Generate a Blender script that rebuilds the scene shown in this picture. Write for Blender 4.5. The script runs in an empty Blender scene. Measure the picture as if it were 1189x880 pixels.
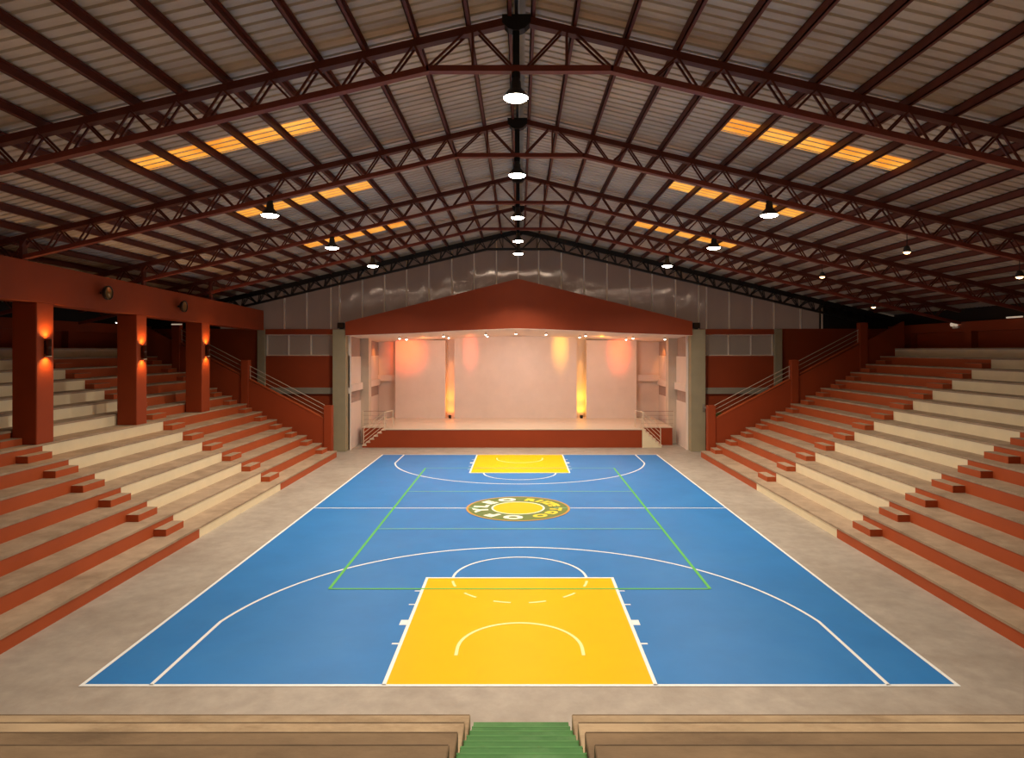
import bpy, math, random
from mathutils import Vector
random.seed(7)
scene = bpy.context.scene
COL = scene.collection

# ------------------------------------------------------------------ helpers
class MB:
    """collects shapes into one mesh"""
    def __init__(s): s.v = []; s.f = []; s.sm = []
    def add(s, vs, fs, smooth=False):
        n = len(s.v); s.v += [tuple(p) for p in vs]
        s.f += [tuple(i + n for i in f) for f in fs]; s.sm += [smooth] * len(fs)
        return s
    def box(s, x0, x1, y0, y1, z0, z1):
        x0, x1 = min(x0, x1), max(x0, x1); y0, y1 = min(y0, y1), max(y0, y1); z0, z1 = min(z0, z1), max(z0, z1)
        return s.add([(x0,y0,z0),(x1,y0,z0),(x1,y1,z0),(x0,y1,z0),(x0,y0,z1),(x1,y0,z1),(x1,y1,z1),(x0,y1,z1)],
              [(3,2,1,0),(4,5,6,7),(0,1,5,4),(1,2,6,5),(2,3,7,6),(3,0,4,7)])
    def cbox(s, x0, x1, y0, y1, z0, z1, c=.012):
        """box with chamfered edges"""
        x0, x1 = min(x0, x1), max(x0, x1); y0, y1 = min(y0, y1), max(y0, y1); z0, z1 = min(z0, z1), max(z0, z1)
        xs, ys, zs = (x0, x1), (y0, y1), (z0, z1); idx = {}; vs = []
        for i in (0,1):
            for j in (0,1):
                for k in (0,1):
                    sx, sy, sz = (1 if i == 0 else -1), (1 if j == 0 else -1), (1 if k == 0 else -1)
                    p = (xs[i], ys[j], zs[k])
                    idx[i,j,k,'x'] = len(vs); vs.append((p[0], p[1]+sy*c, p[2]+sz*c))
                    idx[i,j,k,'y'] = len(vs); vs.append((p[0]+sx*c, p[1], p[2]+sz*c))
                    idx[i,j,k,'z'] = len(vs); vs.append((p[0]+sx*c, p[1]+sy*c, p[2]))
        cen = Vector(((x0+x1)/2, (y0+y1)/2, (z0+z1)/2)); fs = []
        def face(ids):
            a, b, d = (Vector(vs[q]) for q in ids[:3])
            m = sum((Vector(vs[q]) for q in ids), Vector()) / len(ids)
            fs.append(tuple(ids) if (b-a).cross(d-a).dot(m-cen) > 0 else tuple(reversed(ids)))
        for i in (0,1):
            face([idx[i,0,0,'x'], idx[i,1,0,'x'], idx[i,1,1,'x'], idx[i,0,1,'x']])
            face([idx[0,i,0,'y'], idx[1,i,0,'y'], idx[1,i,1,'y'], idx[0,i,1,'y']])
            face([idx[0,0,i,'z'], idx[1,0,i,'z'], idx[1,1,i,'z'], idx[0,1,i,'z']])
        for a in (0,1):
            for b in (0,1):
                face([idx[a,b,0,'x'], idx[a,b,0,'y'], idx[a,b,1,'y'], idx[a,b,1,'x']])
                face([idx[a,0,b,'x'], idx[a,0,b,'z'], idx[a,1,b,'z'], idx[a,1,b,'x']])
                face([idx[0,a,b,'y'], idx[0,a,b,'z'], idx[1,a,b,'z'], idx[1,a,b,'y']])
                for d in (0,1):
                    face([idx[a,b,d,'x'], idx[a,b,d,'y'], idx[a,b,d,'z']])
        return s.add(vs, fs)
    def bar(s, a, b, w, h, up=(0,0,1)):
        """rectangular bar from a to b, w sideways, h along up"""
        a = Vector(a); b = Vector(b); d = (b - a).normalized(); u = Vector(up)
        if abs(d.dot(u)) > .99: u = Vector((0,1,0))
        r = d.cross(u).normalized(); u = r.cross(d).normalized()
        vs = []
        for p in (a, b):
            for sr, su in ((-1,-1),(1,-1),(1,1),(-1,1)):
                vs.append(p + r*sr*w/2 + u*su*h/2)
        return s.add(vs, [(3,2,1,0),(4,5,6,7),(0,1,5,4),(1,2,6,5),(2,3,7,6),(3,0,4,7)])
    def tube(s, pts, r, n=10):
        pts = [Vector(p) for p in pts]; rings = []
        for i, p in enumerate(pts):
            d = (pts[min(i+1, len(pts)-1)] - pts[max(i-1, 0)]).normalized()
            u = Vector((0,0,1)) if abs(d.z) < .95 else Vector((0,1,0))
            a = d.cross(u).normalized(); b = a.cross(d)
            rings.append([p + (a*math.cos(2*math.pi*k/n) + b*math.sin(2*math.pi*k/n))*r for k in range(n)])
        vs = [v for rg in rings for v in rg]; fs = []
        for i in range(len(pts)-1):
            for k in range(n):
                fs.append((i*n+k, i*n+(k+1)%n, (i+1)*n+(k+1)%n, (i+1)*n+k))
        s.add(vs, fs, True)
        s.add(rings[0], [tuple(range(n-1,-1,-1))]); s.add(rings[-1], [tuple(range(n))])
        return s
    def lathe(s, prof, c=(0,0,0), axis='z', n=24, smooth=True):
        """prof: (radius, height) along axis"""
        vs = []; fs = []
        for r, h in prof:
            for k in range(n):
                a = 2*math.pi*k/n; x, y = r*math.cos(a), r*math.sin(a)
                q = (x, y, h) if axis == 'z' else ((h, x, y) if axis == 'x' else (x, h, y))
                vs.append((q[0]+c[0], q[1]+c[1], q[2]+c[2]))
        for i in range(len(prof)-1):
            for k in range(n):
                fs.append((i*n+k, i*n+(k+1)%n, (i+1)*n+(k+1)%n, (i+1)*n+k))
        return s.add(vs, fs, smooth)
    def disc(s, r, c, n=24, up=-1):
        vs = [(c[0]+r*math.cos(2*math.pi*k/n), c[1]+r*math.sin(2*math.pi*k/n), c[2]) for k in range(n)]
        return s.add(vs, [tuple(range(n)) if up > 0 else tuple(range(n-1,-1,-1))])
    def prism(s, poly, y0, y1):
        """xz polygon swept along y"""
        n = len(poly)
        vs = [(x, y0, z) for x, z in poly] + [(x, y1, z) for x, z in poly]
        fs = [tuple(range(n)), tuple(range(2*n-1, n-1, -1))] + [(i, i+n, (i+1)%n+n, (i+1)%n) for i in range(n)]
        return s.add(vs, fs)
    def ribbon(s, pts, w, z, closed=False):
        """flat painted line on the floor along 2-d points"""
        n = len(pts); vs = []; fs = []
        for i in range(n):
            p = Vector(pts[i]).to_2d()
            a = Vector(pts[(i-1) % n] if closed or i > 0 else pts[i]); b = Vector(pts[(i+1) % n] if closed or i < n-1 else pts[i])
            a = a.to_2d(); b = b.to_2d()
            d1 = (p-a).normalized() if (p-a).length > 1e-6 else (b-p).normalized()
            d2 = (b-p).normalized() if (b-p).length > 1e-6 else d1
            t = (d1+d2).normalized(); nr = Vector((-t.y, t.x)); k = 1/max(.4, nr.dot(Vector((-d1.y, d1.x))))
            vs += [(p.x+nr.x*w/2*k, p.y+nr.y*w/2*k, z), (p.x-nr.x*w/2*k, p.y-nr.y*w/2*k, z)]
        for i in range(n if closed else n-1):
            j = (i+1) % n; fs.append((2*i, 2*i+1, 2*j+1, 2*j))
        return s.add(vs, fs)
    def build(s, name, mat, parent=None):
        off = Vector((0,0,0))
        if parent is not None:
            q = parent
            while q is not None: off += q.location; q = q.parent
        me = bpy.data.meshes.new(name)
        me.from_pydata([(x-off.x, y-off.y, z-off.z) for x, y, z in s.v], [], s.f)
        me.materials.append(mat)
        for p, sm in zip(me.polygons, s.sm): p.use_smooth = sm
        me.update()
        o = bpy.data.objects.new(name, me); COL.objects.link(o)
        if parent is not None: o.parent = parent
        return o

def tag(o, label, cat, group=None):
    o['label'] = label; o['category'] = cat
    if group: o['group'] = group
    return o
def thing(name, loc, label, cat, group=None):
    o = bpy.data.objects.new(name, None); COL.objects.link(o); o.location = loc
    o.empty_display_size = .2
    return tag(o, label, cat, group)
def struct(name, mb, mat, parent=None):
    o = mb.build(name, mat, parent)
    if parent is None: o['kind'] = 'structure'
    return o
def structroot(name, loc=(0,0,0)):
    o = bpy.data.objects.new(name, None); COL.objects.link(o); o.location = loc; o['kind'] = 'structure'
    return o
ORD = ['first','second','third','fourth','fifth','sixth','seventh','eighth','ninth','tenth','eleventh','twelfth','thirteenth',
       'fourteenth','fifteenth','sixteenth','seventeenth','eighteenth','nineteenth','twentieth','twenty-first','twenty-second','twenty-third','twenty-fourth']

# ------------------------------------------------------------------ materials
def lin(c):
    return tuple((x/255/12.92 if x/255 <= .04045 else ((x/255+.055)/1.055)**2.4) for x in c) + (1,)
def mat(name, rgb, rough=.6, var=.12, scale=3., detail=6, bump=0, bscale=30, metal=0, spec=.4, emit=None, estr=0, stain=None, stretch=(1,1,1), stain_scale=.6, stain_amt=.5):
    m = bpy.data.materials.new(name); m.use_nodes = True
    nt = m.node_tree; N = nt.nodes; L = nt.links; b = N['Principled BSDF']
    base = lin(rgb)
    tc = N.new('ShaderNodeNewGeometry'); mp = N.new('ShaderNodeMapping'); mp.inputs['Scale'].default_value = stretch
    L.new(tc.outputs['Position'], mp.inputs['Vector'])
    nz = N.new('ShaderNodeTexNoise'); nz.inputs['Scale'].default_value = scale; nz.inputs['Detail'].default_value = detail; nz.inputs['Roughness'].default_value = .6
    L.new(mp.outputs['Vector'], nz.inputs['Vector'])
    rp = N.new('ShaderNodeValToRGB'); rp.color_ramp.elements[0].position = .3; rp.color_ramp.elements[1].position = .7
    rp.color_ramp.elements[0].color = tuple(x*(1-var) for x in base[:3]) + (1,)
    rp.color_ramp.elements[1].color = tuple(min(1, x*(1+var)) for x in base[:3]) + (1,)
    L.new(nz.outputs['Fac'], rp.inputs['Fac'])
    out = rp.outputs['Color']
    if stain:
        n2 = N.new('ShaderNodeTexNoise'); n2.inputs['Scale'].default_value = stain_scale; n2.inputs['Detail'].default_value = 8; n2.inputs['Roughness'].default_value = .7
        L.new(mp.outputs['Vector'], n2.inputs['Vector'])
        r2 = N.new('ShaderNodeValToRGB'); r2.color_ramp.elements[0].position = .45; r2.color_ramp.elements[1].position = .75
        r2.color_ramp.elements[0].color = (0,0,0,1); r2.color_ramp.elements[1].color = (stain_amt,)*3 + (1,)
        L.new(n2.outputs['Fac'], r2.inputs['Fac'])
        mx = N.new('ShaderNodeMix'); mx.data_type = 'RGBA'; mx.inputs['B'].default_value = lin(stain)
        L.new(r2.outputs['Color'], mx.inputs['Factor']); L.new(out, mx.inputs['A']); out = mx.outputs['Result']
    L.new(out, b.inputs['Base Color'])
    b.inputs['Roughness'].default_value = rough; b.inputs['Metallic'].default_value = metal
    b.inputs['Specular IOR Level'].default_value = spec
    if bump:
        bz = N.new('ShaderNodeTexNoise'); bz.inputs['Scale'].default_value = bscale; bz.inputs['Detail'].default_value = 4
        L.new(mp.outputs['Vector'], bz.inputs['Vector'])
        bp = N.new('ShaderNodeBump'); bp.inputs['Strength'].default_value = bump; bp.inputs['Distance'].default_value = .02
        L.new(bz.outputs['Fac'], bp.inputs['Height']); L.new(bp.outputs['Normal'], b.inputs['Normal'])
    if emit:
        b.inputs['Emission Color'].default_value = lin(emit); b.inputs['Emission Strength'].default_value = estr
    return m

M = {}
M['concrete'] = mat('floor_concrete', (166,154,140), .55, .13, 2.6, 8, .05, 25, stain=(128,112,96), stain_scale=.45, stain_amt=.6)
M['tread'] = mat('tread_concrete', (172,148,122), .75, .14, 2.2, 8, .1, 40, stain=(110,86,62), stain_scale=.9, stain_amt=.6)
M['tread_brown'] = mat('brown_concrete', (170,146,114), .8, .18, 1.6, 8, .15, 30, stain=(104,78,50), stain_scale=1.3, stain_amt=.8, stretch=(.5,1,1))
M['orange'] = mat('orange_paint', (176,80,36), .6, .06, 1.2, 5, .03, 40)
M['orange_wall'] = mat('orange_wall_paint', (150,58,16), .65, .06, .9, 5, .03, 40)
M['cream'] = mat('cream_paint', (236,220,184), .6, .05, 1.2, 5, .03, 40)
M['blue'] = mat('blue_court_paint', (46,120,186), .45, .06, .7, 7, 0, 20, spec=.22, stain=(66,136,192), stain_scale=.5, stain_amt=.3)
M['yellow'] = mat('yellow_court_paint', (246,184,0), .45, .03, .9, 6, spec=.12)
M['white_line'] = mat('white_line_paint', (240,240,236), .45, .03, 4)
M['pale_line'] = mat('pale_line_paint', (250,236,160), .45, .03, 4)
M['green_line'] = mat('green_line_paint', (86,186,70), .45, .05, 3)
M['green_faint'] = mat('faded_green_line_paint', (120,190,160), .45, .05, 3)
M['emb_green'] = mat('emblem_green_paint', (98,118,54), .45, .05, 3)
M['emb_gold'] = mat('emblem_gold_paint', (196,146,70), .45, .05, 3)
M['emb_yellow'] = mat('emblem_yellow_paint', (250,182,20), .45, .03, 3, spec=.15)
M['emb_white'] = mat('emblem_white_paint', (248,246,222), .45, .03, 3)
M['emb_letter'] = mat('emblem_letter_yellow_paint', (232,208,56), .45, .03, 3)
M['tread_dimmed'] = mat('dimmed_brown_concrete', (124,101,74), .85, .2, 1.6, 8, .15, 30, stain=(70,52,34), stain_scale=.7, stain_amt=.7, stretch=(.5,1,1))  # brown concrete darkened to paint in light falloff on the upper foreground tiers
M['edge_dark'] = mat('worn_dark_edge', (92,73,52), .85, .2, 3)
M['green_edge'] = mat('worn_green_edge', (70,122,58), .6, .2, 3)
M['green'] = mat('green_step_paint', (54,108,44), .6, .14, 2., 7, .05, 30, stain=(110,150,96), stain_scale=.9, stain_amt=.5)
M['steel'] = mat('red_oxide_steel', (128,56,40), .5, .12, 4, 5, spec=.4)
M['steel_dark'] = mat('dark_red_steel', (104,48,34), .55, .12, 4, 5, spec=.35)
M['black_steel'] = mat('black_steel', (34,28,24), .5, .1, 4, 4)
M['black'] = mat('black_metal', (18,16,15), .45, .1, 6, 4)
M['roof'] = mat('roof_sheet_metal', (204,190,172), .42, .12, .8, 6, 0, metal=.12, spec=.4, stain=(150,120,96), stain_scale=.5, stain_amt=.7, stretch=(.35,1,1))
M['grey_col'] = mat('grey_green_column_paint', (158,146,116), .6, .06, 1.5)
M['stage_trim'] = mat('stage_pilaster_paint', (206,190,170), .6, .05, 1.5)
M['grey_trim'] = mat('grey_trim_paint', (150,140,122), .6, .06, 1.5)
M['white_wall'] = mat('white_wall_paint', (232,216,202), .6, .04, 1.0, 5, .02, 40)
M['stage_floor'] = mat('stage_floor_tile', (214,196,172), .3, .06, 1.5)
M['mullion'] = mat('pale_mullion', (236,218,196), .5, .05, 3)
M['rail'] = mat('cream_rail_paint', (226,206,180), .4, .04, 5)
M['rail_dark'] = mat('grey_rail_steel', (190,170,150), .4, .06, 5)
M['wire'] = mat('wire_steel', (150,112,92), .4, .06, 5)
M['olive'] = mat('olive_door_paint', (92,84,30), .6, .08, 2)
M['lamp_glass'] = mat('lamp_glass', (255,250,235), .3, 0, emit=(255,244,222), estr=45)
M['lamp_shade'] = mat('lamp_shade_metal', (70,66,60), .4, .06, 5, metal=.4)
M['lamp_rim'] = mat('lamp_reflector', (180,172,160), .3, .04, 5, metal=.5)
M['spot_glass'] = mat('spot_glass', (255,250,240), .3, 0, emit=(255,246,232), estr=14)
M['warm_glass'] = mat('warm_bulb_glass', (255,220,170), .3, 0, emit=(255,196,130), estr=10)
M['amber_glass'] = mat('amber_bulb_glass', (255,190,80), .3, 0, emit=(255,170,60), estr=12)
M['sconce'] = mat('sconce_bronze', (70,30,14), .45, .08, 6, metal=.2)
M['bronze'] = mat('flood_bronze', (60,44,30), .35, .1, 6, metal=.5)
M['lens'] = mat('flood_lens', (150,110,60), .15, .1, 6, metal=.3)
M['grey_pipe'] = mat('grey_pipe', (150,140,126), .4, .05, 5, metal=.3)
M['white_plastic'] = mat('white_plastic', (225,215,200), .4, .04, 5)
M['tube_glass'] = mat('tube_glass', (245,240,225), .3, 0, emit=(255,226,195), estr=.35)

def poly_mat(name, rgb, rough, k, a, added_glow):
    """glossy sheeting with fine vertical ribs, which spread reflections sideways"""
    m = mat(name, rgb, rough, .10, .5, 5, spec=.9, metal=.25, stretch=(1,1,.3), emit=(190,150,128), estr=added_glow)  # faint emission added to brighten the sheeting, which is no lamp
    nt = m.node_tree; N = nt.nodes; L = nt.links; b = N['Principled BSDF']
    def math_(op, x, y=None):
        n = N.new('ShaderNodeMath'); n.operation = op
        for q, v in ((0, x), (1, y)):
            if v is None: continue
            if isinstance(v, (int, float)): n.inputs[q].default_value = v
            else: L.new(v, n.inputs[q])
        return n.outputs[0]
    g = N.new('ShaderNodeNewGeometry'); sp = N.new('ShaderNodeSeparateXYZ'); L.new(g.outputs['Position'], sp.inputs[0])
    rib = math_('MULTIPLY', math_('SINE', math_('MULTIPLY', sp.outputs['X'], k)), a)
    bow = math_('MULTIPLY', math_('SINE', math_('MULTIPLY', sp.outputs['X'], 4.9)), .008)
    c = N.new('ShaderNodeCombineXYZ'); L.new(rib, c.inputs[0]); c.inputs[1].default_value = -1; L.new(bow, c.inputs[2])
    v = N.new('ShaderNodeVectorMath'); v.operation = 'NORMALIZE'; L.new(c.outputs[0], v.inputs[0])
    L.new(v.outputs[0], b.inputs['Normal'])
    return m
M['poly'] = poly_mat('gable_sheeting', (152,130,116), .09, 130., .22, .05)
M['pane'] = poly_mat('window_sheeting', (150,140,126), .25, 130., .10, .04)
M['corr'] = mat('corrugated_sheeting', (176,150,136), .5, .08, 2)
def sky_mat():
    m = mat('amber_skylight_sheet', (230,150,40), .5, .05, 2)
    nt = m.node_tree; N = nt.nodes; L = nt.links; b = N['Principled BSDF']
    g = N.new('ShaderNodeNewGeometry'); nz = N.new('ShaderNodeTexNoise'); nz.inputs['Scale'].default_value = 1.2; nz.inputs['Detail'].default_value = 6
    L.new(g.outputs['Position'], nz.inputs['Vector'])
    r = N.new('ShaderNodeValToRGB'); r.color_ramp.elements[0].position = .3; r.color_ramp.elements[1].position = .7
    r.color_ramp.elements[0].color = lin((232,138,30)); r.color_ramp.elements[1].color = lin((255,190,84))
    L.new(nz.outputs['Fac'], r.inputs['Fac']); L.new(r.outputs['Color'], b.inputs['Emission Color']); b.inputs['Emission Strength'].default_value = .95
    return m
M['skylight'] = sky_mat()

# ------------------------------------------------------------------ camera (level, shift lens)
W, H, F = 1189, 880, 780.
cam = bpy.data.cameras.new('camera'); co = bpy.data.objects.new('camera', cam); COL.objects.link(co)
co.location = (0, 0, 5.75); co.rotation_euler = (math.pi/2, 0, 0)
cam.sensor_width = 36; cam.lens = F/W*36; cam.shift_x = -9/W; cam.shift_y = -34/W; cam.clip_end = 200
scene.camera = co

# ------------------------------------------------------------------ floor and court
struct('floor', MB().box(-21.5, 21.5, -3, 46.9, -.2, 0), M['concrete'])

Y0, Y1 = 11.5, 36.76; HW = 7.5; YC = 24.37
court = thing('basketball_court', (0, YC, 0), 'blue painted indoor basketball court with yellow lanes on the concrete floor', 'court')
MB().box(-HW, HW, Y0, Y1, 0, .004).build('playing_surface', M['blue'], court)
z1, z2, z3, z4 = .006, .008, .010, .012
LW = .07
b = MB().ribbon([(-HW,Y0),(HW,Y0),(HW,Y1),(-HW,Y1)], LW, z2, True)
b.build('boundary_line', M['white_line'], court)
b = MB()
b.ribbon([(-HW,YC),(HW,YC)], LW*.9, z2); b.build('centre_line', M['white_line'], court)
KL, KW = 5.42, 2.33
def arc(cx, cy, r, a0, a1, n=48):
    return [(cx+r*math.cos(math.radians(a0+(a1-a0)*i/n)), cy+r*math.sin(math.radians(a0+(a1-a0)*i/n))) for i in range(n+1)]
for end in (0, 1):
    s = 1 if end == 0 else -1
    yb = Y0 if end == 0 else Y1
    a = lambda d: yb + s*d
    key = MB().box(-KW, KW, min(a(.035), a(KL)), max(a(.035), a(KL)), .002, z1).build('key_area', M['yellow'], court)
    MB().ribbon([(-KW,a(0)),(-KW,a(KL)),(KW,a(KL)),(KW,a(0))], LW, z2).build('lane_line', M['white_line'], key)
    for sx in (-1, 1):
        for d, w, L_ in ((1.63,.06,.14),(2.65,.26,.16),(3.65,.05,.14),(4.50,.05,.14)):
            MB().box(sx*(KW+.03), sx*(KW+.03+L_), a(d)-w/2, a(d)+w/2, .0042, z2).build('lane_mark', M['white_line'], key)
    # free-throw circle
    if end == 0:
        MB().ribbon(arc(0, a(KL), 1.68, 0, 180), LW*.9, z3).build('free_throw_arc', M['white_line'], court)
        for c in (-165, -134, -104, -76, -46, -15):
            MB().ribbon(arc(0, a(KL), 1.68, c-7, c+7, 8), LW*.9, z3).build('free_throw_dash', M['pale_line'], key)
    else:
        MB().ribbon(arc(0, a(KL), 1.68, 180, 360), LW*.9, z3).build('free_throw_arc', M['white_line'], court)
    cy = a(1.42)
    pts = arc(0, cy, 1.2, 0, 180*s)
    pts = [(1.2, a(1.12))] + pts + [(-1.2, a(1.12))]
    MB().ribbon(pts, LW*.95, z3).build('no_charge_arc', M['pale_line'], key)
    r3, kx = 6.41, 6.32; by = a(1.62); al = math.degrees(math.acos(kx/r3))
    pts = arc(0, by, r3, s*al, s*(180-al), 64)
    pts = [(kx, a(0))] + pts + [(-kx, a(0))]
    MB().ribbon(pts, LW, z2).build('three_point_line', M['white_line'], court)
VH, VX = 8.24, 4.57
b = MB().ribbon([(-VX,YC-VH),(VX,YC-VH)], .07, z4); b.ribbon([(-VX,YC-VH),(-VX,YC+VH)], .075, z4); b.ribbon([(VX,YC-VH),(VX,YC+VH)], .075, z4)
b.build('volleyball_line', M['green_line'], court)
for d in (-2.84, 2.84, VH): MB().ribbon([(-VX,YC+d),(VX,YC+d)], .065, z4).build('volleyball_cross_line', M['green_faint'], court)
# centre emblem
emx = -.06
def disc2(r, z, mt, name, parent, y=YC, r2=None):
    mb = MB(); n = 96
    if r2 is None:
        mb.add([(emx+r*math.cos(2*math.pi*k/n), y+r*math.sin(2*math.pi*k/n), z) for k in range(n)], [tuple(range(n))])
    else: mb.ribbon(arc(emx, y, (r+r2)/2, 0, 360, n)[:-1], r2-r, z, True)
    return mb.build(name, mt, parent)
emb = disc2(1.86, .013, M['emb_green'], 'centre_emblem', court)
disc2(1.80, .0145, M['emb_gold'], 'emblem_rim', emb, r2=1.88)
disc2(.93, .0150, M['emb_yellow'], 'emblem_disc', emb)
disc2(.90, .0160, M['emb_white'], 'emblem_disc_rim', emb, r2=.97)
MB().ribbon([(emx-1.78,YC),(emx-1.45,YC)], .06, .0152).ribbon([(emx+1.3,YC),(emx+1.78,YC)], .06, .0152).build('emblem_line', M['green_faint'], emb)
def letter(ch, ang, r, size, mt, wide=1.):
    cu = bpy.data.curves.new('letter', 'FONT'); cu.body = ch; cu.size = 1.; cu.align_x = 'CENTER'; cu.offset = .07
    t = bpy.data.objects.new('letter', cu); COL.objects.link(t)
    dg = bpy.context.evaluated_depsgraph_get(); me = bpy.data.meshes.new_from_object(t.evaluated_get(dg))
    bpy.data.objects.remove(t); bpy.data.curves.remove(cu)
    cw = sum(v.co.x for v in me.vertices)/max(1, len(me.vertices)); hs = [v.co.y for v in me.vertices]
    h0, h1 = min(hs), max(hs); A = math.radians(ang)
    ox, oy, oz = 0, YC, 0
    for v in me.vertices:
        lx = (v.co.x-cw)*size*wide; ly = ((v.co.y-(h0+h1)/2))/(h1-h0)*size*.72
        # baseline toward the middle, tops outward
        rx, ry = math.cos(A), math.sin(A); tx, ty = math.sin(A), -math.cos(A)
        x = emx + rx*(r+ly) + tx*lx; y = YC + ry*(r+ly) + ty*lx
        v.co = (x, y-YC, .0165)
    me.materials.append(mt)
    o = bpy.data.objects.new('emblem_letter', me); COL.objects.link(o); o.parent = emb
    return o
for ch, ang in (('O', -97), ('F', -132), ('Y', -166), ('L', 168), ('E', 138), ('O', 108)):
    letter(ch, ang, 1.37, .74, M['emb_white'], 1.05)
for ch, ang in (('R', 68), ('I', 54), ('I', 43), ('Z', 31), ('E', 15), ('T', -8), ('G', -30), ('O', -56)):
    letter(ch, ang, 1.37, .60, M['emb_letter'], 1.05)

# ------------------------------------------------------------------ side stands
NT = 14; RISE = .422; TREAD = .8; Z0 = .34
ztop = lambda k: Z0 + RISE*k             # k = 0..13
YN, YE = 4.0, 35.95                      # stand near and far ends
YA, YB = 20.55, 27.5                     # cream section
def stand(side, X0, nm):
    sg = -1 if side == 'left' else 1
    root = thing('bleacher_stand', (sg*X0, (YN+YE)/2, 0), 'stepped orange and cream concrete stand %s' % ('left of the court, with orange pillars on it' if side == 'left' else 'right of the court, without pillars'), 'bleachers')
    xf = lambda k: sg*(X0 + TREAD*k)
    for k in range(NT):
        x = xf(k); zt = ztop(k); zb = ztop(k-1)-.05 if k else 0
        top = M['tread']
        ye = YE if k < 13 else 38.3
        back = xf(k+1)+sg*.06 if k < NT-1 else sg*21.1
        mb = MB().box(x-sg*.015, back, YN, ye, zt-.06, zt)
        t = mb.build('tier', top, root)
        if k == NT-1:
            MB().box(x, x+sg*.5, YN, ye, zb, zt-.06).build('riser_panel', M['cream'], t)
            continue
        for y0, y1, m in ((YN, YA, 'orange'), (YA, YB, 'cream'), (YB, YE, 'orange')):
            MB().box(x, x+sg*.5, y0, y1, zb, zt-.06).build('riser_panel', M[m], t)
    for k in range(NT-2):
        xr = xf(k+1); z = ztop(k)
        for y0, y1 in ((19.45, 20.47), (27.53, 28.6), (34.85, 35.75)):
            s = MB().cbox(xr-sg*.36, xr+sg*.01, y0, y1, z-.005, z+.2, .008).build('step_block', M['orange'], root)
            MB().box(xr-sg*.36, xr-sg*.005, y0, y1, z+.2, z+.206).build('step_top', M['tread'], s)
    return root
stand('left', 9.80, 'left'); stand('right', 9.70, 'right')

# sloped parapets with posts and rails at the far end of each stand
def parapet(side):
    sg = -1 if side == 'left' else 1; yp0, yp1 = 35.98, 36.22; yc = 36.1
    root = thing('parapet_wall', (sg*10.2, yc, 0), 'sloped orange parapet wall with thin railing at far end of the %s stand' % side, 'railing')
    zt = lambda x: 2.04 + .527*(x-10.48)
    poly = [(sg*10.1, 0), (sg*20.6, 0), (sg*20.6, zt(20.6)-.1), (sg*10.1, zt(10.1))]
    if sg < 0: poly.reverse()
    MB().prism(poly, yp0, yp1).build('sloped_wall', M['orange_wall'], root)
    q = [(sg*10.1, zt(10.1)), (sg*18.3, zt(18.3)), (sg*18.3, zt(18.3)+.05), (sg*10.1, zt(10.1)+.05)]
    if sg < 0: q.reverse()
    MB().prism(q, yp0-.02, yp1+.02).build('wall_cap', M['orange'], root)
    posts = [(10.06, 10.48, 2.76), (14.52, 14.92, 5.2), (18.2, 18.62, 7.2)]
    for x0, x1, z in posts:
        MB().cbox(sg*x0, sg*x1, yp0-.08, yp1+.08, 0, z, .015).build('post', M['orange_wall'], root)
    for i in range(2):
        xa, xb = posts[i][1], posts[i+1][0]
        for j in range(3):
            h = .24 + .24*j
            MB().tube([(sg*(xa-.02), yc, zt(xa)+h), (sg*(xb+.02), yc, zt(xb)+h)], .018 if j == 2 else .014, 8).build('rail', M['rail_dark'], root)
        for xx in (xa+.04, xb-.04):
            MB().tube([(sg*xx, yc, zt(xx)), (sg*xx, yc, zt(xx)+.72)], .014, 8).build('rail_post', M['rail_dark'], root)
parapet('left'); parapet('right')

# ------------------------------------------------------------------ foreground stands and green steps
for side, sg, xi in (('left', -1, .72), ('right', 1, .76)):
    root = thing('foreground_stand', (sg*5, 7, 0), 'brown bare concrete steps in the foreground, %s of the green stairway' % side, 'bleachers')
    for k in range(7):
        yf = 9.81 - .98*k; z = .43*(k+1)
        t = MB().cbox(sg*xi, sg*9.6, yf-1.1, yf, z-.43, z, .012).build('tier', M['tread_brown'] if k < 2 else M['tread_dimmed'], root)
        MB().box(sg*(xi+.01), sg*9.6, yf-.035, yf-.012, z-.01, z+.0025).build('tier_edge', M['edge_dark'] if k else M['tread_dimmed'], t)
root = thing('green_stairway', (0, 9, 0), 'green painted concrete stairway between the brown foreground steps', 'stairs')
MB().box(-.71, .75, 10.0, 10.36, 0, .008).build('landing', M['green'], root)
for k in range(13):
    yf = 10.0 - .49*k; z = .19 + .215*k - .04
    MB().cbox(-.71, .75, yf-.56, yf, 0, z, .01).build('step', M['green'], root)
    MB().box(-.71, .75, yf-.04, yf-.01, z-.01, z+.002).build('step_edge', M['green_edge'], root)

# ------------------------------------------------------------------ roof: sheets, trusses, purlins
PITCH = .235; ZA = 12.5
TY = [13.75, 19.85, 26.2, 31.9, 38.3]
RY0, RY1 = 2.0, 39.4
def roof_sheet(mb, sg, y0, y1, xa, xb, zoff, pitch_y=.3):
    """trapezoid ribbed sheet running down the slope"""
    prof = []; y = y0
    while y < y1 - .001:
        for dy, dz in ((0,0),(.2,0),(.225,.04),(.275,.04),(.3,0)):
            if y+dy <= y1+.001: prof.append((y+dy, dz))
        y += pitch_y
    vs = []; fs = []
    for yy, dz in prof:
        for x in (xa, xb): vs.append((sg*x, yy, 12.78+zoff-PITCH*x+dz))
    for i in range(len(prof)-1):
        if prof[i+1][0]-prof[i][0] < 1e-6: continue
        fs.append((2*i, 2*i+1, 2*i+3, 2*i+2))
    mb.add(vs, fs)
mb = MB()
for sg in (-1, 1): roof_sheet(mb, sg, RY0, RY1, .12, 21.9, 0)
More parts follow.
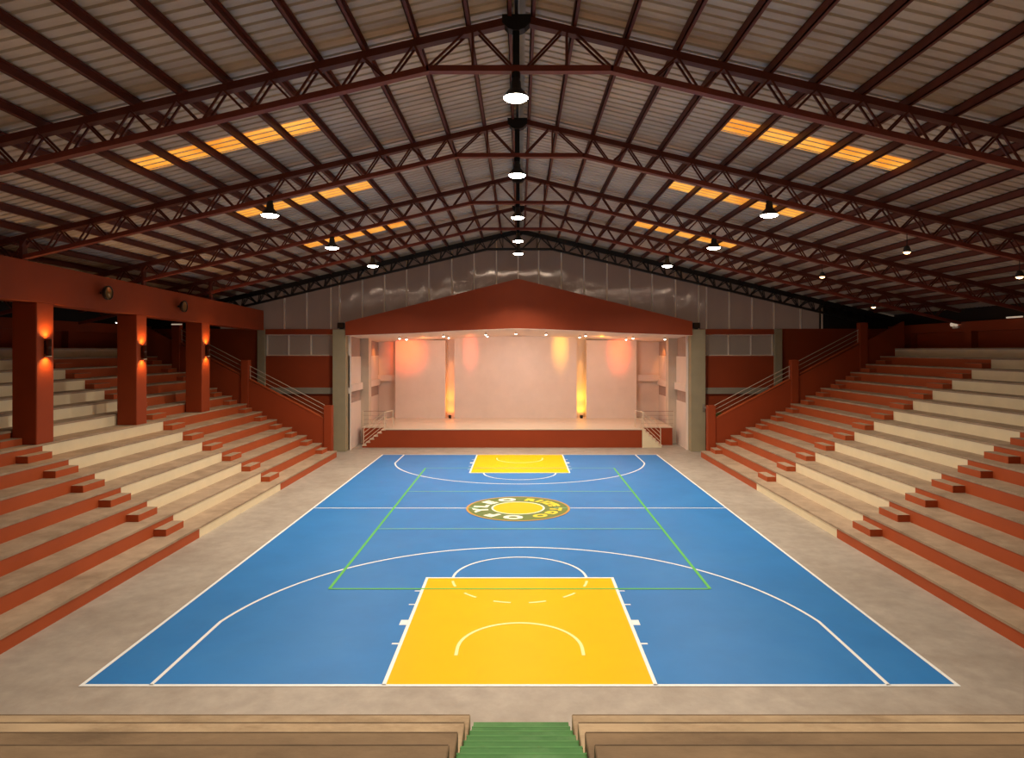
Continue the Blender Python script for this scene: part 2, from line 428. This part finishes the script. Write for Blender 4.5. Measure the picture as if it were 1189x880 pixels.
# lap joints of the sheets
for sg in (-1, 1):
    for y in (11.2,):
        mb.box(sg*.2, sg*.21, y, y+.02, 12.7, 12.71)
mb.add([(-.3,RY0,12.83),(0,RY0,12.93),(.3,RY0,12.83),(-.3,RY1,12.83),(0,RY1,12.93),(.3,RY1,12.83)], [(0,1,4,3),(1,2,5,4)])
struct('ceiling', mb, M['roof'])

PX = [.24, 1.08, 2.15, 3.2] + [4.15 + .94*i for i in range(18)]
PX = [p for p in PX if p < 20.8]
for sg, sd in ((-1, 'left'), (1, 'right')):
    for i, p in enumerate(PX):
        zc = ZA + .075 - PITCH*p
        # C channel: web and two flanges
        mb = MB().box(sg*p-.012, sg*p+.012, RY0, RY1-.6, zc, zc+.19)
        mb.box(sg*p-.012, sg*p+.075, RY0, RY1-.6, zc, zc+.016).box(sg*p-.012, sg*p+.075, RY0, RY1-.6, zc+.174, zc+.19)
        o = mb.build('roof_purlin', M['steel_dark'], None)
        tag(o, 'dark red steel purlin under the %s roof slope, %s down from the ridge' % (sd, ORD[i]), 'purlin', 'roof purlins')

def chord_bot(x):
    x = abs(x); return 11.48 if x <= 1.88 else 11.48 - PITCH*(x-1.88)
def truss(i, Y, m_top, m_bot, m_web):
    lab = ['nearest', 'second nearest', 'third', 'fourth'][i] if i < 4 else None
    root = thing('roof_truss', (0, Y, 11.4), ('%s dark red steel roof truss spanning the hall%s' % (lab, ', counted from the camera' if i < 4 else '')) if lab
                 else 'unlit steel roof truss coloured black against the grey gable sheeting above the stage', 'truss', 'roof trusses')
    XE = 20.9; th = .15 if i < 4 else .26; tb = .12
    for sg in (-1, 1):
        MB().bar((0, Y, ZA), (sg*XE, Y, ZA-PITCH*XE), .2, th).build('top_chord', m_top, root)
        MB().bar((sg*1.86, Y, 11.48), (sg*XE, Y, chord_bot(XE)), .18, tb).build('bottom_chord', m_bot, root)
    MB().bar((-1.9, Y, 11.48), (1.9, Y, 11.48), .18, tb).build('tie_beam', m_bot, root)
    def web(xa, xb, top_first=True, w=.04):
        za, zb_ = ZA - PITCH*abs(xa) - .04, chord_bot(xb) + .04
        mb = MB()
        for dy in (-.1, .1): mb.bar((xa, Y+dy, za), (xb, Y+dy, zb_), w, w, (0,1,0))
        if i == 4:
            xm = xa + (xb-xa)*.15 + (.25 if xa > 0 else -.25)
            for dy in (-.1, .1): mb.bar((xm, Y+dy, ZA-PITCH*abs(xm)-.04), (xb, Y+dy, zb_), w, w, (0,1,0))
        mb.build('web_member', m_web, root)
    for sg in (-1, 1):
        web(sg*.96, sg*.96); web(sg*.86, sg*.16); web(sg*1.12, sg*1.84)
        for j in range(2, len(PX)):
            p = PX[j]; q = (PX[j-1]+p)/2 if j > 2 else 1.9
            web(sg*p, sg*(p - (p-q)*.85))
            if j < len(PX)-1: web(sg*p, sg*(p + (PX[j+1]-p)*.42))
    # apex gusset and king post
    g = [(-.36, ZA+.06), (.22, ZA+.06), (.22, ZA-.1), (.1, ZA-.22), (-.02, ZA-.26), (-.12, ZA-.26), (-.24, ZA-.22), (-.36, ZA-.1)]
    MB().prism(g, Y-.12, Y+.12).build('apex_plate', M['black_steel'], root)
    MB().box(-.145, -.005, Y-.07, Y+.07, 11.44, ZA-.22).build('king_post', M['black'], root)
    return root
for i, Y in enumerate(TY):
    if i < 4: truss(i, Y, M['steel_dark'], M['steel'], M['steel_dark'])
    else: truss(i, Y, M['black_steel'], M['black_steel'], M['black_steel'])  # far truss stands unlit, so its shade is put into a black colour
# conduit along the ridge
tag(MB().box(-.105, -.035, RY0, 38.2, 12.6, 12.7).build('ridge_conduit', M['black_steel']), 'black conduit running along the roof ridge above the centre lamps', 'conduit')

# skylights
for n, (y0, y1, bay) in enumerate(((16.8, 17.7, 'nearest'), (23.1, 24.0, 'middle'), (30.3, 31.2, 'farthest'))):
    for sg, sd in ((-1, 'left'), (1, 'right')):
        mb = MB(); roof_sheet(mb, sg, y0, y1, 5.16, 9.86, -.012)
        tag(mb.build('skylight_panel', M['skylight']), 'glowing amber skylight strip in the %s roof slope, %s of three' % (sd, bay), 'skylight', 'amber roof skylights')

# ------------------------------------------------------------------ lamps
def area(loc, size, power, col, rot=(0,0,0), spread=180):
    l = bpy.data.lights.new('lamp_light', 'AREA'); l.shape = 'DISK'; l.size = size; l.energy = power; l.color = col; l.spread = math.radians(spread)
    o = bpy.data.objects.new('lamp_light', l); COL.objects.link(o); o.location = loc; o.rotation_euler = rot; return o
def spot(loc, target, power, col, ang=60, blend=.6, size=.05, sx=1):
    l = bpy.data.lights.new('spot_light', 'SPOT'); l.energy = power; l.color = col; l.spot_size = math.radians(ang); l.spot_blend = blend; l.shadow_soft_size = size
    o = bpy.data.objects.new('spot_light', l); COL.objects.link(o); o.location = loc; o.scale = (sx, 1, 1)
    o.rotation_euler = (Vector(target)-Vector(loc)).to_track_quat('-Z', 'Y').to_euler(); return o
WARM = (1., .86, .70)
PW = 268
def highbay(x, y, z, ztop_, label, power=PW, spread=146):
    r = thing('high_bay_lamp', (x, y, z), label, 'lamp', 'high bay lamps')
    MB().lathe([(.085, z+.56), (.085, z+.34), (.10, z+.33), (.11, z+.2), (.17, z+.14), (.235, z+.05), (.262, z+.0), (.255, z-.002), (.225, z+.05)], (x, y, 0), n=32).build('shade', M['lamp_shade'], r)
    MB().lathe([(.001, z+.6), (.07, z+.6), (.09, z+.56), (.09, z+.4)], (x, y, 0), n=20).build('cap', M['black'], r)
    MB().lathe([(.255, z+.008), (.22, z-.03), (.12, z-.06), (.001, z-.07)], (x, y, 0), n=32).build('lens', M['lamp_glass'], r)
    MB().tube([(x, y, z+.59), (x, y, ztop_)], .022, 8).build('hanger', M['black'], r)
    area((x, y, z-.08), .5, power, WARM, spread=spread)
TYL = TY[:4] + [34.4]
for i, y in enumerate(TYL):
    highbay(-.08, y, 10.9 if i < 4 else 10.66, 11.42 if i < 4 else 12.6, spread=134 if i < 4 else 108, label='lit round high bay lamp hanging under the ridge, %s from the camera' % ORD[i])
for i, (xl, xr) in enumerate(((7.38, 7.37), (7.32, 7.57), (6.98, 7.0))):
    y = TY[i+1]
    for sg, x, sd in ((-1, xl, 'left'), (1, xr, 'right')):
        highbay(sg*x, y, 9.72, chord_bot(x)-.03, power=PW*1.12, label='lit high bay lamp on the %s roof slope, %s nearest of three' % (sd, ORD[i]))
# bare lights for presumed unseen lamps above the near bay
for x, y, z, k in ((0, 7.6, 10.8, 1.), (-6.5, 7.6, 9.7, .7), (6.5, 7.6, 9.7, .7)):
    area((x, y, z), .5, PW*k, WARM, spread=120)

# small warm floodlights over the right stand
for x, y, z, w in ((11.44, 19.85, 8.68, 'nearer the court on the second truss'), (14.77, 19.85, 7.95, 'close to the right edge of the photo'),
                   (11.8, 26.2, 8.64, 'upper one on the third truss'), (16.8, 31.9, 7.82, 'lowest one, above the railing top')):
    r = thing('floodlight', (x, y, z), 'small warm floodlight over the right stand, %s' % w, 'lamp', 'warm floodlights')
    MB().tube([(x, y, z+.06), (x, y, chord_bot(x)-.02)], .011, 8).build('hanger', M['black'], r)
    MB().lathe([(.001, z+.14), (.06, z+.13), (.1, z+.04), (.11, z-.03), (.1, z-.05)], (x, y, 0), n=16).build('housing', M['lamp_shade'], r)
    MB().lathe([(.1, z-.04), (.07, z-.09), (.001, z-.11)], (x, y, 0), n=16).build('bulb', M['warm_glass'], r)

# ------------------------------------------------------------------ left colonnade
XP = 14.6
bt = lambda y: 8.42 - .023*(y-18.9)
bb = lambda y: 7.19 - .0185*(y-20.3)
mb = MB(); ya, yb_ = 4.0, 38.3
vs = []
for y in (ya, yb_):
    vs += [(-XP, y, bb(y)), (-XP, y, bt(y)), (-XP-.75, y, bt(y)), (-XP-.75, y, bb(y))]
mb.add(vs, [(0,4,5,1),(1,5,6,2),(2,6,7,3),(3,7,4,0),(0,1,2,3),(7,6,5,4)])
tag(mb.build('colonnade_beam', M['orange_wall']), 'long deep orange beam carried on square pillars above the left stand', 'beam')
SCY = []
for i, (y0, y1) in enumerate(((20.3, 21.05), (25.6, 26.3), (30.85, 31.65))):
    c = MB().cbox(-XP-.75, -XP, y0, y1, ztop(6)-.002, bb(y0)+.0, .02).build('pillar', M['orange_wall'])
    tag(c, 'square orange pillar standing on the left stand, %s' % ('nearest the left edge of the photo', 'the middle one of three', 'farthest, closest to the stage')[i], 'pillar', 'colonnade pillars')
    yc = (y0+y1)/2; zc = (5.82, 5.66, 5.72)[i]
    r = thing('wall_sconce', (-XP, yc, zc), 'up and down wall sconce glowing orange on %s' % ('the nearest pillar', 'the middle pillar', 'the pillar closest to the stage')[i], 'lamp', 'pillar sconces')
    MB().box(-XP, -XP+.03, yc-.07, yc+.07, zc-.2, zc+.2).build('back_plate', M['sconce'], r)
    MB().lathe([(.001, zc-.2), (.07, zc-.2), (.08, zc-.26), (.08, zc+.26), (.07, zc+.2), (.001, zc+.2)], (-XP+.1, yc, 0), n=20).build('cylinder_shade', M['sconce'], r)
    for sz in (-1, 1):
        MB().disc(.06, (-XP+.1, yc, zc+sz*.215), 16, sz).build('bulb', M['amber_glass'], r)
        spot((-XP+.14, yc, zc+sz*.27), (-XP+.0, yc, zc+sz*1.5), 75, (1., .50, .12), 140, 1., .06)
    MB().lathe([(.08, zc-.26), (.09, zc-.27), (.09, zc-.285), (.075, zc-.285)], (-XP+.1, yc, 0), n=20).build('lip', M['cream'], r)
for i, (y, z) in enumerate(((23.4, 7.73), (28.7, 7.6))):
    r = thing('round_floodlight', (-XP, y, z), 'round bronze floodlight on the left orange beam, %s' % ('nearer one', 'farther one')[i], 'lamp', 'beam floodlights')
    MB().tube([(-XP, y, z), (-XP+.2, y, z)], .05, 10).build('bracket', M['black'], r)
    MB().lathe([(.001, -XP+.12), (.17, -XP+.14), (.24, -XP+.2), (.25, -XP+.3), (.22, -XP+.31), (.2, -XP+.27)], (0, y, z), 'x', 24).build('housing', M['bronze'], r)
    MB().lathe([(.22, -XP+.28), (.12, -XP+.26), (.001, -XP+.25)], (0, y, z), 'x', 24).build('lens', M['lens'], r)
# short posts of the trusses on the beam
for i, Y in enumerate(TY[1:4]):
    p = MB().box(-XP-.12, -XP+.0-.02, Y-.1, Y+.1, bt(Y)-.01, ZA-PITCH*XP-.1).build('truss_post', M['steel_dark'])
    tag(p, 'short dark steel post on the left beam under the %s truss' % ORD[i+1], 'post', 'truss posts')

# ------------------------------------------------------------------ side walls
for side, sg in (('left', -1), ('right', 1)):
    X = 21.1
    w = struct('wall_'+side, MB().box(sg*(X+.32), sg*(X+.6), -1, 38.5, 0, 7.0), M['orange_wall'])
    MB().box(sg*X, sg*(X+.32), -1, 38.5, 6.62, 7.08).build('wall_beam', M['orange_wall'], w)
    MB().box(sg*X, sg*(X+.32), -1, 38.5, 0, 5.74).build('wall_base', M['orange_wall'], w)
    MB().box(sg*(X+.35), sg*(X+.55), -1, 38.5, 7.0, 7.84).build('eave_cladding', M['black_steel'], w)
    for y in (15.4, 20.7, 26.0, 31.4, 36.2):
        MB().box(sg*X, sg*(X+.32), y, y+.5, 5.74, 6.62).build('pilaster', M['orange_wall'], w)
# little lights up there
r = thing('emergency_light', (21.0, 32.4, 6.85), 'small white twin-head emergency light on the right upper wall', 'lamp')
MB().cbox(21.0, 21.1, 32.2, 32.62, 6.78, 6.92, .01).build('case', M['white_plastic'], r)
for dy in (-.14, .14):
    MB().lathe([(.001, 20.9), (.09, 20.9), (.1, 20.96), (.06, 21.02)], (0, 32.41+dy, 6.97), 'x', 16).build('lamp_head', M['tube_glass'], r)
tag(MB().tube([(20.95, 28.0, 7.13), (20.95, 28.9, 7.13)], .035, 10).build('tube_light', M['tube_glass']), 'small pale tube light on top of the right upper wall', 'lamp')
tag(MB().tube([(-16.9, 32.6, 6.98), (-16.4, 32.6, 6.98)], .03, 10).build('tube_light', M['tube_glass']), 'thin pale tube light behind the left pillars', 'lamp')
tag(MB().lathe([(.001,-.03),(.02,-.02),(.03,0),(.02,.02),(.001,.03)], (-20.3, 33.8, 7.1), n=12).build('pilot_light', M['spot_glass']), 'tiny white pilot light in the dark behind the left pillars', 'lamp')

# ------------------------------------------------------------------ end wall and gable
YW = 38.5
b = structroot('wall_back', (0, YW, 0))
def wb(name, m, *bx):
    mb = MB()
    for q in bx: mb.box(*q)
    return mb.build(name, m, b)
for sg, sd in ((-1,'left'), (1,'right')):
    wb('lower_panel', M['orange_wall'], (sg*9.75, sg*14.55, YW, YW+.3, 0, 3.23))
    wb('upper_panel', M['orange_wall'], (sg*9.75, sg*14.55, YW, YW+.3, 3.58, 5.40))
    wb('outer_panel', M['orange_wall'], (sg*14.95, sg*21.7, YW, YW+.3, 0, 6.95))
    wb('ledge', M['grey_trim'], (sg*9.9, sg*14.6, YW-.15, YW+.3, 3.23, 3.58))
    wb('tie_beam', M['orange_wall'], (sg*9.75, sg*14.55, YW-.08, YW+.3, 6.63, 6.93))
    c = MB().cbox(sg*14.55, sg*14.98, YW-.2, YW+.3, 0, 6.93, .02)
    tag(c.build('slim_column', M['grey_col']), 'slim grey end-wall column behind the %s railing' % sd, 'column', 'slim end-wall columns')
    # the window band
    wn = struct('window_%d' % (1 if sg < 0 else 2), MB().box(sg*10.6, sg*14.55, YW+.1, YW+.2, 5.40, 5.46).box(sg*10.6, sg*14.55, YW+.1, YW+.2, 6.57, 6.63), M['mullion'])
    edges = [10.6, 11.98, 13.27, 14.5]
    for j in range(3):
        MB().box(sg*edges[j], sg*edges[j+1], YW+.13, YW+.15, 5.44, 6.6).build('pane', M['pane'], wn)
    for e in edges[1:]:
        MB().box(sg*e-.03, sg*e+.03, YW+.05, YW+.18, 5.40, 6.63).build('glazing_bar', M['mullion'], wn)
# gable sheeting (ribbed) with mullions
poly = [(-17.2, 6.93), (17.2, 6.93), (17.2, ZA+.1-PITCH*17.2), (0, ZA+.1), (-17.2, ZA+.1-PITCH*17.2)]
MB().prism(poly, YW+.1, YW+.2).build('gable_sheeting', M['poly'], b)
for px in (330,356,384,394,420.5,446.5,472,498,524.5,550.4,576.4,601.6,625.6,651.8,678.4,705,731.4,757.5,784.6,811.4,820.6,847,873.6,899,930,955):
    x = (px-603.5)*YW/F
    MB().box(x-.035, x+.035, YW+.02, YW+.1, 6.93, ZA+.05-PITCH*abs(x)).build('mullion', M['mullion'], b)
for sg in (-1, 1):
    q = [(sg*17.2, 6.93), (sg*21.7, 6.93), (sg*21.7, ZA+.2-PITCH*21.7), (sg*17.2, ZA+.2-PITCH*17.2)]
    MB().prism(q if sg > 0 else q[::-1], YW+.1, YW+.2).build('dark_cladding', M['black_steel'], b)
d = struct('door_1', MB().box(10.5, 11.6, YW-.06, YW-.005, 0, 2.15), M['olive'])

# big stage columns
for sg, x0, x1 in ((-1, -10.57, -9.82), (1, 9.66, 10.49)):
    c = MB().cbox(x0, x1, 37.9, YW+.05, 0, 6.9, .02).build('stage_column', M['grey_col'])
    tag(c, 'wide grey-green square column at the %s side of the stage opening' % ('left' if sg < 0 else 'right'), 'column', 'stage columns')
    r = thing('column_floodlight', ((x0+x1)/2, 37.9, 6.9), 'black floodlight on top of the %s stage column' % ('left' if sg < 0 else 'right'), 'lamp', 'column floodlights')
    xc = -10.1 if sg < 0 else 9.98
    MB().box(xc-.1, xc+.1, 37.95, 38.15, 6.9, 6.96).build('foot', M['black'], r)
    MB().cbox(xc-.2, xc+.2, 37.85, 38.1, 6.96, 7.28, .03).build('housing', M['black'], r)
    MB().box(xc-.15, xc+.15, 37.84, 37.85, 7.0, 7.24).build('lens', M['bronze'], r)
r = thing('wall_pipe', (10.45, 37.85, 2.45), 'short grey pipe bracket on the right stage column', 'pipe')
MB().tube([(10.3, 37.85, 2.5), (10.85, 37.82, 2.42)], .06, 12).build('pipe', M['grey_pipe'], r)
MB().box(10.32, 10.42, 37.8, 37.92, 2.3, 2.7).build('clamp', M['grey_pipe'], r)

# ------------------------------------------------------------------ stage canopy and recess
YF = 37.75
canopy = thing('stage_canopy', (0, YF, 6.55), 'orange gabled canopy fascia over the lit stage opening', 'canopy')
botp = [(-9.80, 6.55), (-5.9, 6.69), (-3.9, 6.81), (-1.9, 6.89), (-.8, 6.925), (-.1, 6.94), (.6, 6.925), (1.8, 6.89), (3.8, 6.81), (5.8, 6.69), (9.70, 6.56)]
poly = botp + [(9.70, 7.33), (-.1, 9.74), (-9.80, 7.31)]
MB().prism(poly, YF, YF+.3).build('fascia', M['orange_wall'], canopy)
mb = MB(); vs = []; fs = []
for i, (x, z) in enumerate(botp):
    vs += [(x, YF+.3, z-.0), (x, 46.5, z-.28)]
    if i: fs.append((2*i-2, 2*i, 2*i+1, 2*i-1))
mb.add(vs, fs); mb.build('soffit', M['white_wall'], canopy)
MB().prism([(x, z-.02) for x, z in botp] + [(x, z) for x, z in reversed(botp)], YF, YF+.3).build('fascia_edge', M['white_wall'], canopy)

struct('wall_stage_back', MB().box(-9.9, 9.8, 46.5, 46.7, 0, 7.0), M['white_wall'])
for sg, xs, sd in ((-1, 9.76, 'left'), (1, 9.62, 'right')):
    w = structroot('wall_stage_'+sd, (sg*xs, 42, 0))
    def bx(name, m, y0, y1, z0, z1, d0=0, d1=.2):
        return MB().box(sg*(xs-d0), sg*(xs+d1), y0, y1, z0, z1).build(name, m, w)
    bx('lower_panel', M['white_wall'], 38.55, 46.5, 0, 2.66)
    bx('upper_panel', M['white_wall'], 38.55, 46.5, 3.75, 5.35)
    bx('cross_beam', M['white_wall'], 38.55, 46.5, 3.33, 3.75, .12)
    for z0, z1 in ((2.66, 3.33), (5.35, 6.6)):
        mb = MB(); y = 38.55; vs = []; fs = []
        while y < 46.4:
            vs += [(sg*(xs+.08), y, z0), (sg*(xs+.08), y, z1), (sg*(xs+.02), y+.15, z0), (sg*(xs+.02), y+.15, z1)]; y += .3
        for i in range(len(vs)//2-1): fs.append((2*i, 2*i+1, 2*i+3, 2*i+2))
        mb.add(vs, fs).build('corrugated_sheet', M['corr'], w)
    bx('pilaster', M['stage_trim'], 41.3, 42.0, 0, 6.6, .48, .1)
    bx('jamb', M['white_wall'], 38.5, 38.6, 0, 6.6, .08, .1)
# ledge on the recessed back wall between backdrop and side walls
trim = struct('trim_1', MB().box(-9.76, -8.3, 46.2, 46.5, 3.6, 4.02), M['white_wall'])
trim = struct('trim_2', MB().box(7.8, 9.62, 46.2, 46.5, 3.6, 4.02), M['white_wall'])

# backdrop panels
ST = 1.09
for x0, x1, w in ((-8.47, -5.07, 'left'), (-4.45, 3.87, 'wide centre'), (4.54, 7.94, 'right')):
    p = MB().box(x0, x1, 45.7, 46.48, ST, 6.66 if abs(x0+x1) < 2 else 6.40).build('backdrop_panel', M['white_wall'])
    tag(p, 'pale %s backdrop panel at the rear of the stage' % w, 'panel', 'stage backdrop panels')

# stage platform
st = thing('stage', (0, 42, 0), 'low wide stage platform with orange front and pale floor', 'stage')
XL, XR = -7.89, 7.19; YS = 39.45; YW2 = 40.5
MB().box(XL, XR, YS, 46.5, 0, ST-.05).build('front_wall', M['orange_wall'], st)
MB().box(XL-.0, XR+.0, YS-.04, 46.5, ST-.05, ST).build('platform_floor', M['stage_floor'], st)
for xa, xb, fa, fb in ((-9.48, XL, -9.52, XL), (XR, 9.2, XR, 9.24)):
    MB().box(xa, xb, YW2, 46.5, 0, ST-.05).build('wing_wall', M['orange_wall'], st)
    MB().box(fa, fb, YW2-.03, 46.5, ST-.05, ST).build('wing_floor', M['stage_floor'], st)
def guard(x0, x1, y, sd):
    g = thing('wire_guardrail', ((x0+x1)/2, y, ST), 'thin wire guardrail on the %s wing edge of the stage' % sd, 'railing', 'stage guardrails')
    for x in (x0, x1): MB().tube([(x, y, ST), (x, y, ST+.98)], .016, 8).build('post', M['rail'], g)
    for j in range(4):
        z = ST+.2+.25*j
        MB().tube([(x0, y, z), (x1, y, z)], .009 if j < 3 else .014, 6).build('wire', M['wire'], g)
guard(-9.45, -8.05, YW2+.05, 'left'); guard(7.35, 9.28, YW2+.05, 'right')

def stairs(sd, xb, xt, mstr):
    sg = 1 if xt > xb else -1; n = 6; run = (xt-xb)/n; y0, y1 = YS+.0, YW2-.06
    r = thing('stage_stairs', ((xb+xt)/2, (y0+y1)/2, 0), 'short railed stairs at the %s end of the stage%s' % (sd, ', orange side' if sd == 'left' else ', cream side'), 'stairs')
    for i in range(n):
        z = ST*(i+1)/(n) - .03
        x0 = xb+run*i
        MB().box(x0-sg*.03, x0+run+sg*.02, y0-.02, y1, z-.045, z).build('tread', M['rail'], r)
    poly = [(xb, 0)]
    for i in range(n):
        z = ST*(i+1)/n - .075
        poly += [(xb+run*i, z), (xb+run*(i+1), z)]
    poly += [(xt, 0)]
    if sg > 0: poly.reverse()
    MB().prism(poly, y0, y0+.12).build('stringer', mstr, r); MB().prism(poly, y1-.12, y1).build('stringer', mstr, r)
    MB().prism([(x, z*.9) for x, z in poly], y0+.12, y1-.12).build('core', M['orange_wall'], r)
    zb, ztp = .10, ST
    hr = MB().tube([(xb+sg*.06, y0+.04, .02), (xb+sg*.06, y0+.04, 1.12)], .026, 10).build('handrail_post', M['rail'], r)
    MB().tube([(xt-sg*.06, y0+.04, ST*.9), (xt-sg*.06, y0+.04, ST+1.0)], .026, 10).build('handrail_post', M['rail'], r)
    for j in range(4):
        h = 1.1 - .25*j
        MB().tube([(xb+sg*.06, y0+.04, h), (xt-sg*.06, y0+.04, ST+h-.1)], .026 if j == 0 else .018, 8).build('rail', M['rail'], r)
    # return rail along the stage
    MB().tube([(xt-sg*.06, y0+.04, ST+1.0), (xt+sg*.08, y0+.3, ST+1.0), (xt+sg*.25, y1, ST+1.0)], .022, 8).build('rail', M['rail'], r)
    MB().tube([(xt-sg*.06, y0+.04, ST+.55), (xt+sg*.08, y0+.3, ST+.55), (xt+sg*.25, y1, ST+.55)], .014, 8).build('rail', M['rail'], r)
    MB().tube([(xt+sg*.25, y1, ST-.01), (xt+sg*.25, y1, ST+1.0)], .022, 8).build('handrail_post', M['rail'], r)
stairs('left', -9.24, XL, M['orange_wall']); stairs('right', 8.34, XR, M['cream'])

# uplights in the two slots
for x, c, sd in ((-4.76, (1., .27, .03), 'left'), (4.2, (1., .50, .03), 'right')):
    r = thing('stage_uplight', (x, 45.75, ST), 'small black uplight at the foot of the %s backdrop slot' % sd, 'lamp', 'stage uplights')
    MB().lathe([(.001, ST+.0), (.09, ST+.0), (.1, ST+.05), (.1, ST+.2), (.085, ST+.2)], (x, 45.75, 0), n=16).build('can', M['black'], r)
    MB().disc(.085, (x, 45.75, ST+.17), 16, 1).build('bulb', M['amber_glass'], r)
    spot((x, 45.8, ST+.24), (x, 46.4, ST+3.2), 260, c, 64, .9, .03)
    spot((x, 45.9, ST+.22), (x, 46.5, ST+.9), 46, c, 110, 1, .03)
    spot((x, 45.6, 6.1), (x, 46.4, 4.2), 120, (1., .30, .06) if x < 0 else (1., .42, .05), 40, 1, .03, .5)  # added light from above without a fixture, tinting the upper slot

# ceiling spots
pts = [(464,390,40.2,'c'),(472,392,41.5,'c'),(515,386,40.2,'c'),(521,389,42,'c'),(564,385,40.5,'c'),(566,388,42.5,'c'),(599,384,40.5,'c'),
       (634,384.5,40.5,'c'),(673,389,42,'c'),(680,386.5,40.2,'c'),(727,391,42,'c'),(735,389,40.2,'c'),(772,391,40.2,'c')]
def sof(x, y):
    for i in range(len(botp)-1):
        if botp[i][0] <= x <= botp[i+1][0]:
            t = (x-botp[i][0])/(botp[i+1][0]-botp[i][0]); z = botp[i][1]*(1-t)+botp[i+1][1]*t
            return z - .28*(y-YF-.3)/(46.5-YF-.3)
    return 6.3
for i, (px, py, y, k) in enumerate(pts):
    x = (px-603.5)*y/F; z = sof(x, y)
    r = thing('stage_spotlight', (x, y, z), 'small lit ceiling spotlight under the stage soffit, %s from the left' % ORD[i], 'lamp', 'stage ceiling spotlights')
    MB().lathe([(.025, z), (.03, z-.06), (.06, z-.07), (.065, z-.15), (.055, z-.15)], (x, y, 0), n=14).build('housing', M['white_plastic'], r)
    MB().lathe([(.06, z-.14), (.055, z-.165), (.035, z-.19), (.001, z-.2)], (x, y, 0), n=14).build('bulb', M['spot_glass'], r)
# stage light
for x, p in ((-5.6, 78), (0, 130), (5.6, 78)):
    area((x, 41.4, 6.3), 1.2, p, (1., .77, .68), (math.radians(20), 0, 0))
for x, p, c, sx in ((-7.6, 560, (1., .09, .01), .9), (-3.35, 260, (1., .10, .06), .36), (2.75, 300, (1., .48, .03), .40), (6.75, 480, (1., .08, .01), .55)):
    zc = sof(x, 45.7)
    spot((x, 43.3, zc-.3), (x, 45.7, zc-.75), p, c, 76, 1., .03, sx)
for x, y, p, c in ((-6.2, 43.2, 20, (1., .22, .03)), (5.2, 42.6, 26, (1., .36, .03)), (7.2, 43.6, 16, (1., .20, .03)), (-3.2, 43.4, 10, (1., .2, .06))):  # point lights added for the orange glow on the soffit, no fixtures
    l = bpy.data.lights.new('added_soffit_glow', 'POINT'); l.energy = p; l.color = c; l.shadow_soft_size = .06
    o = bpy.data.objects.new('added_soffit_glow', l); COL.objects.link(o); o.location = (x, y, sof(x, y)-.3)
for sg, x in ((-1, -9.76), (1, 9.62)):
    spot((x-sg*.5, 44.2, 6.1), (x, 45.2, 5.2), 120, (1., .32, .06), 60, 1, .03, .8)

# ------------------------------------------------------------------ world and view
w = bpy.data.worlds.new('world'); scene.world = w; w.use_nodes = True
w.node_tree.nodes['Background'].inputs['Color'].default_value = (1., .80, .62, 1); w.node_tree.nodes['Background'].inputs['Strength'].default_value = .16
scene.view_settings.view_transform = 'Standard'; scene.view_settings.look = 'None'; scene.view_settings.exposure = 0; scene.view_settings.gamma = 1
scene.cycles.max_bounces = 8; scene.cycles.diffuse_bounces = 5; scene.cycles.sample_clamp_indirect = 4
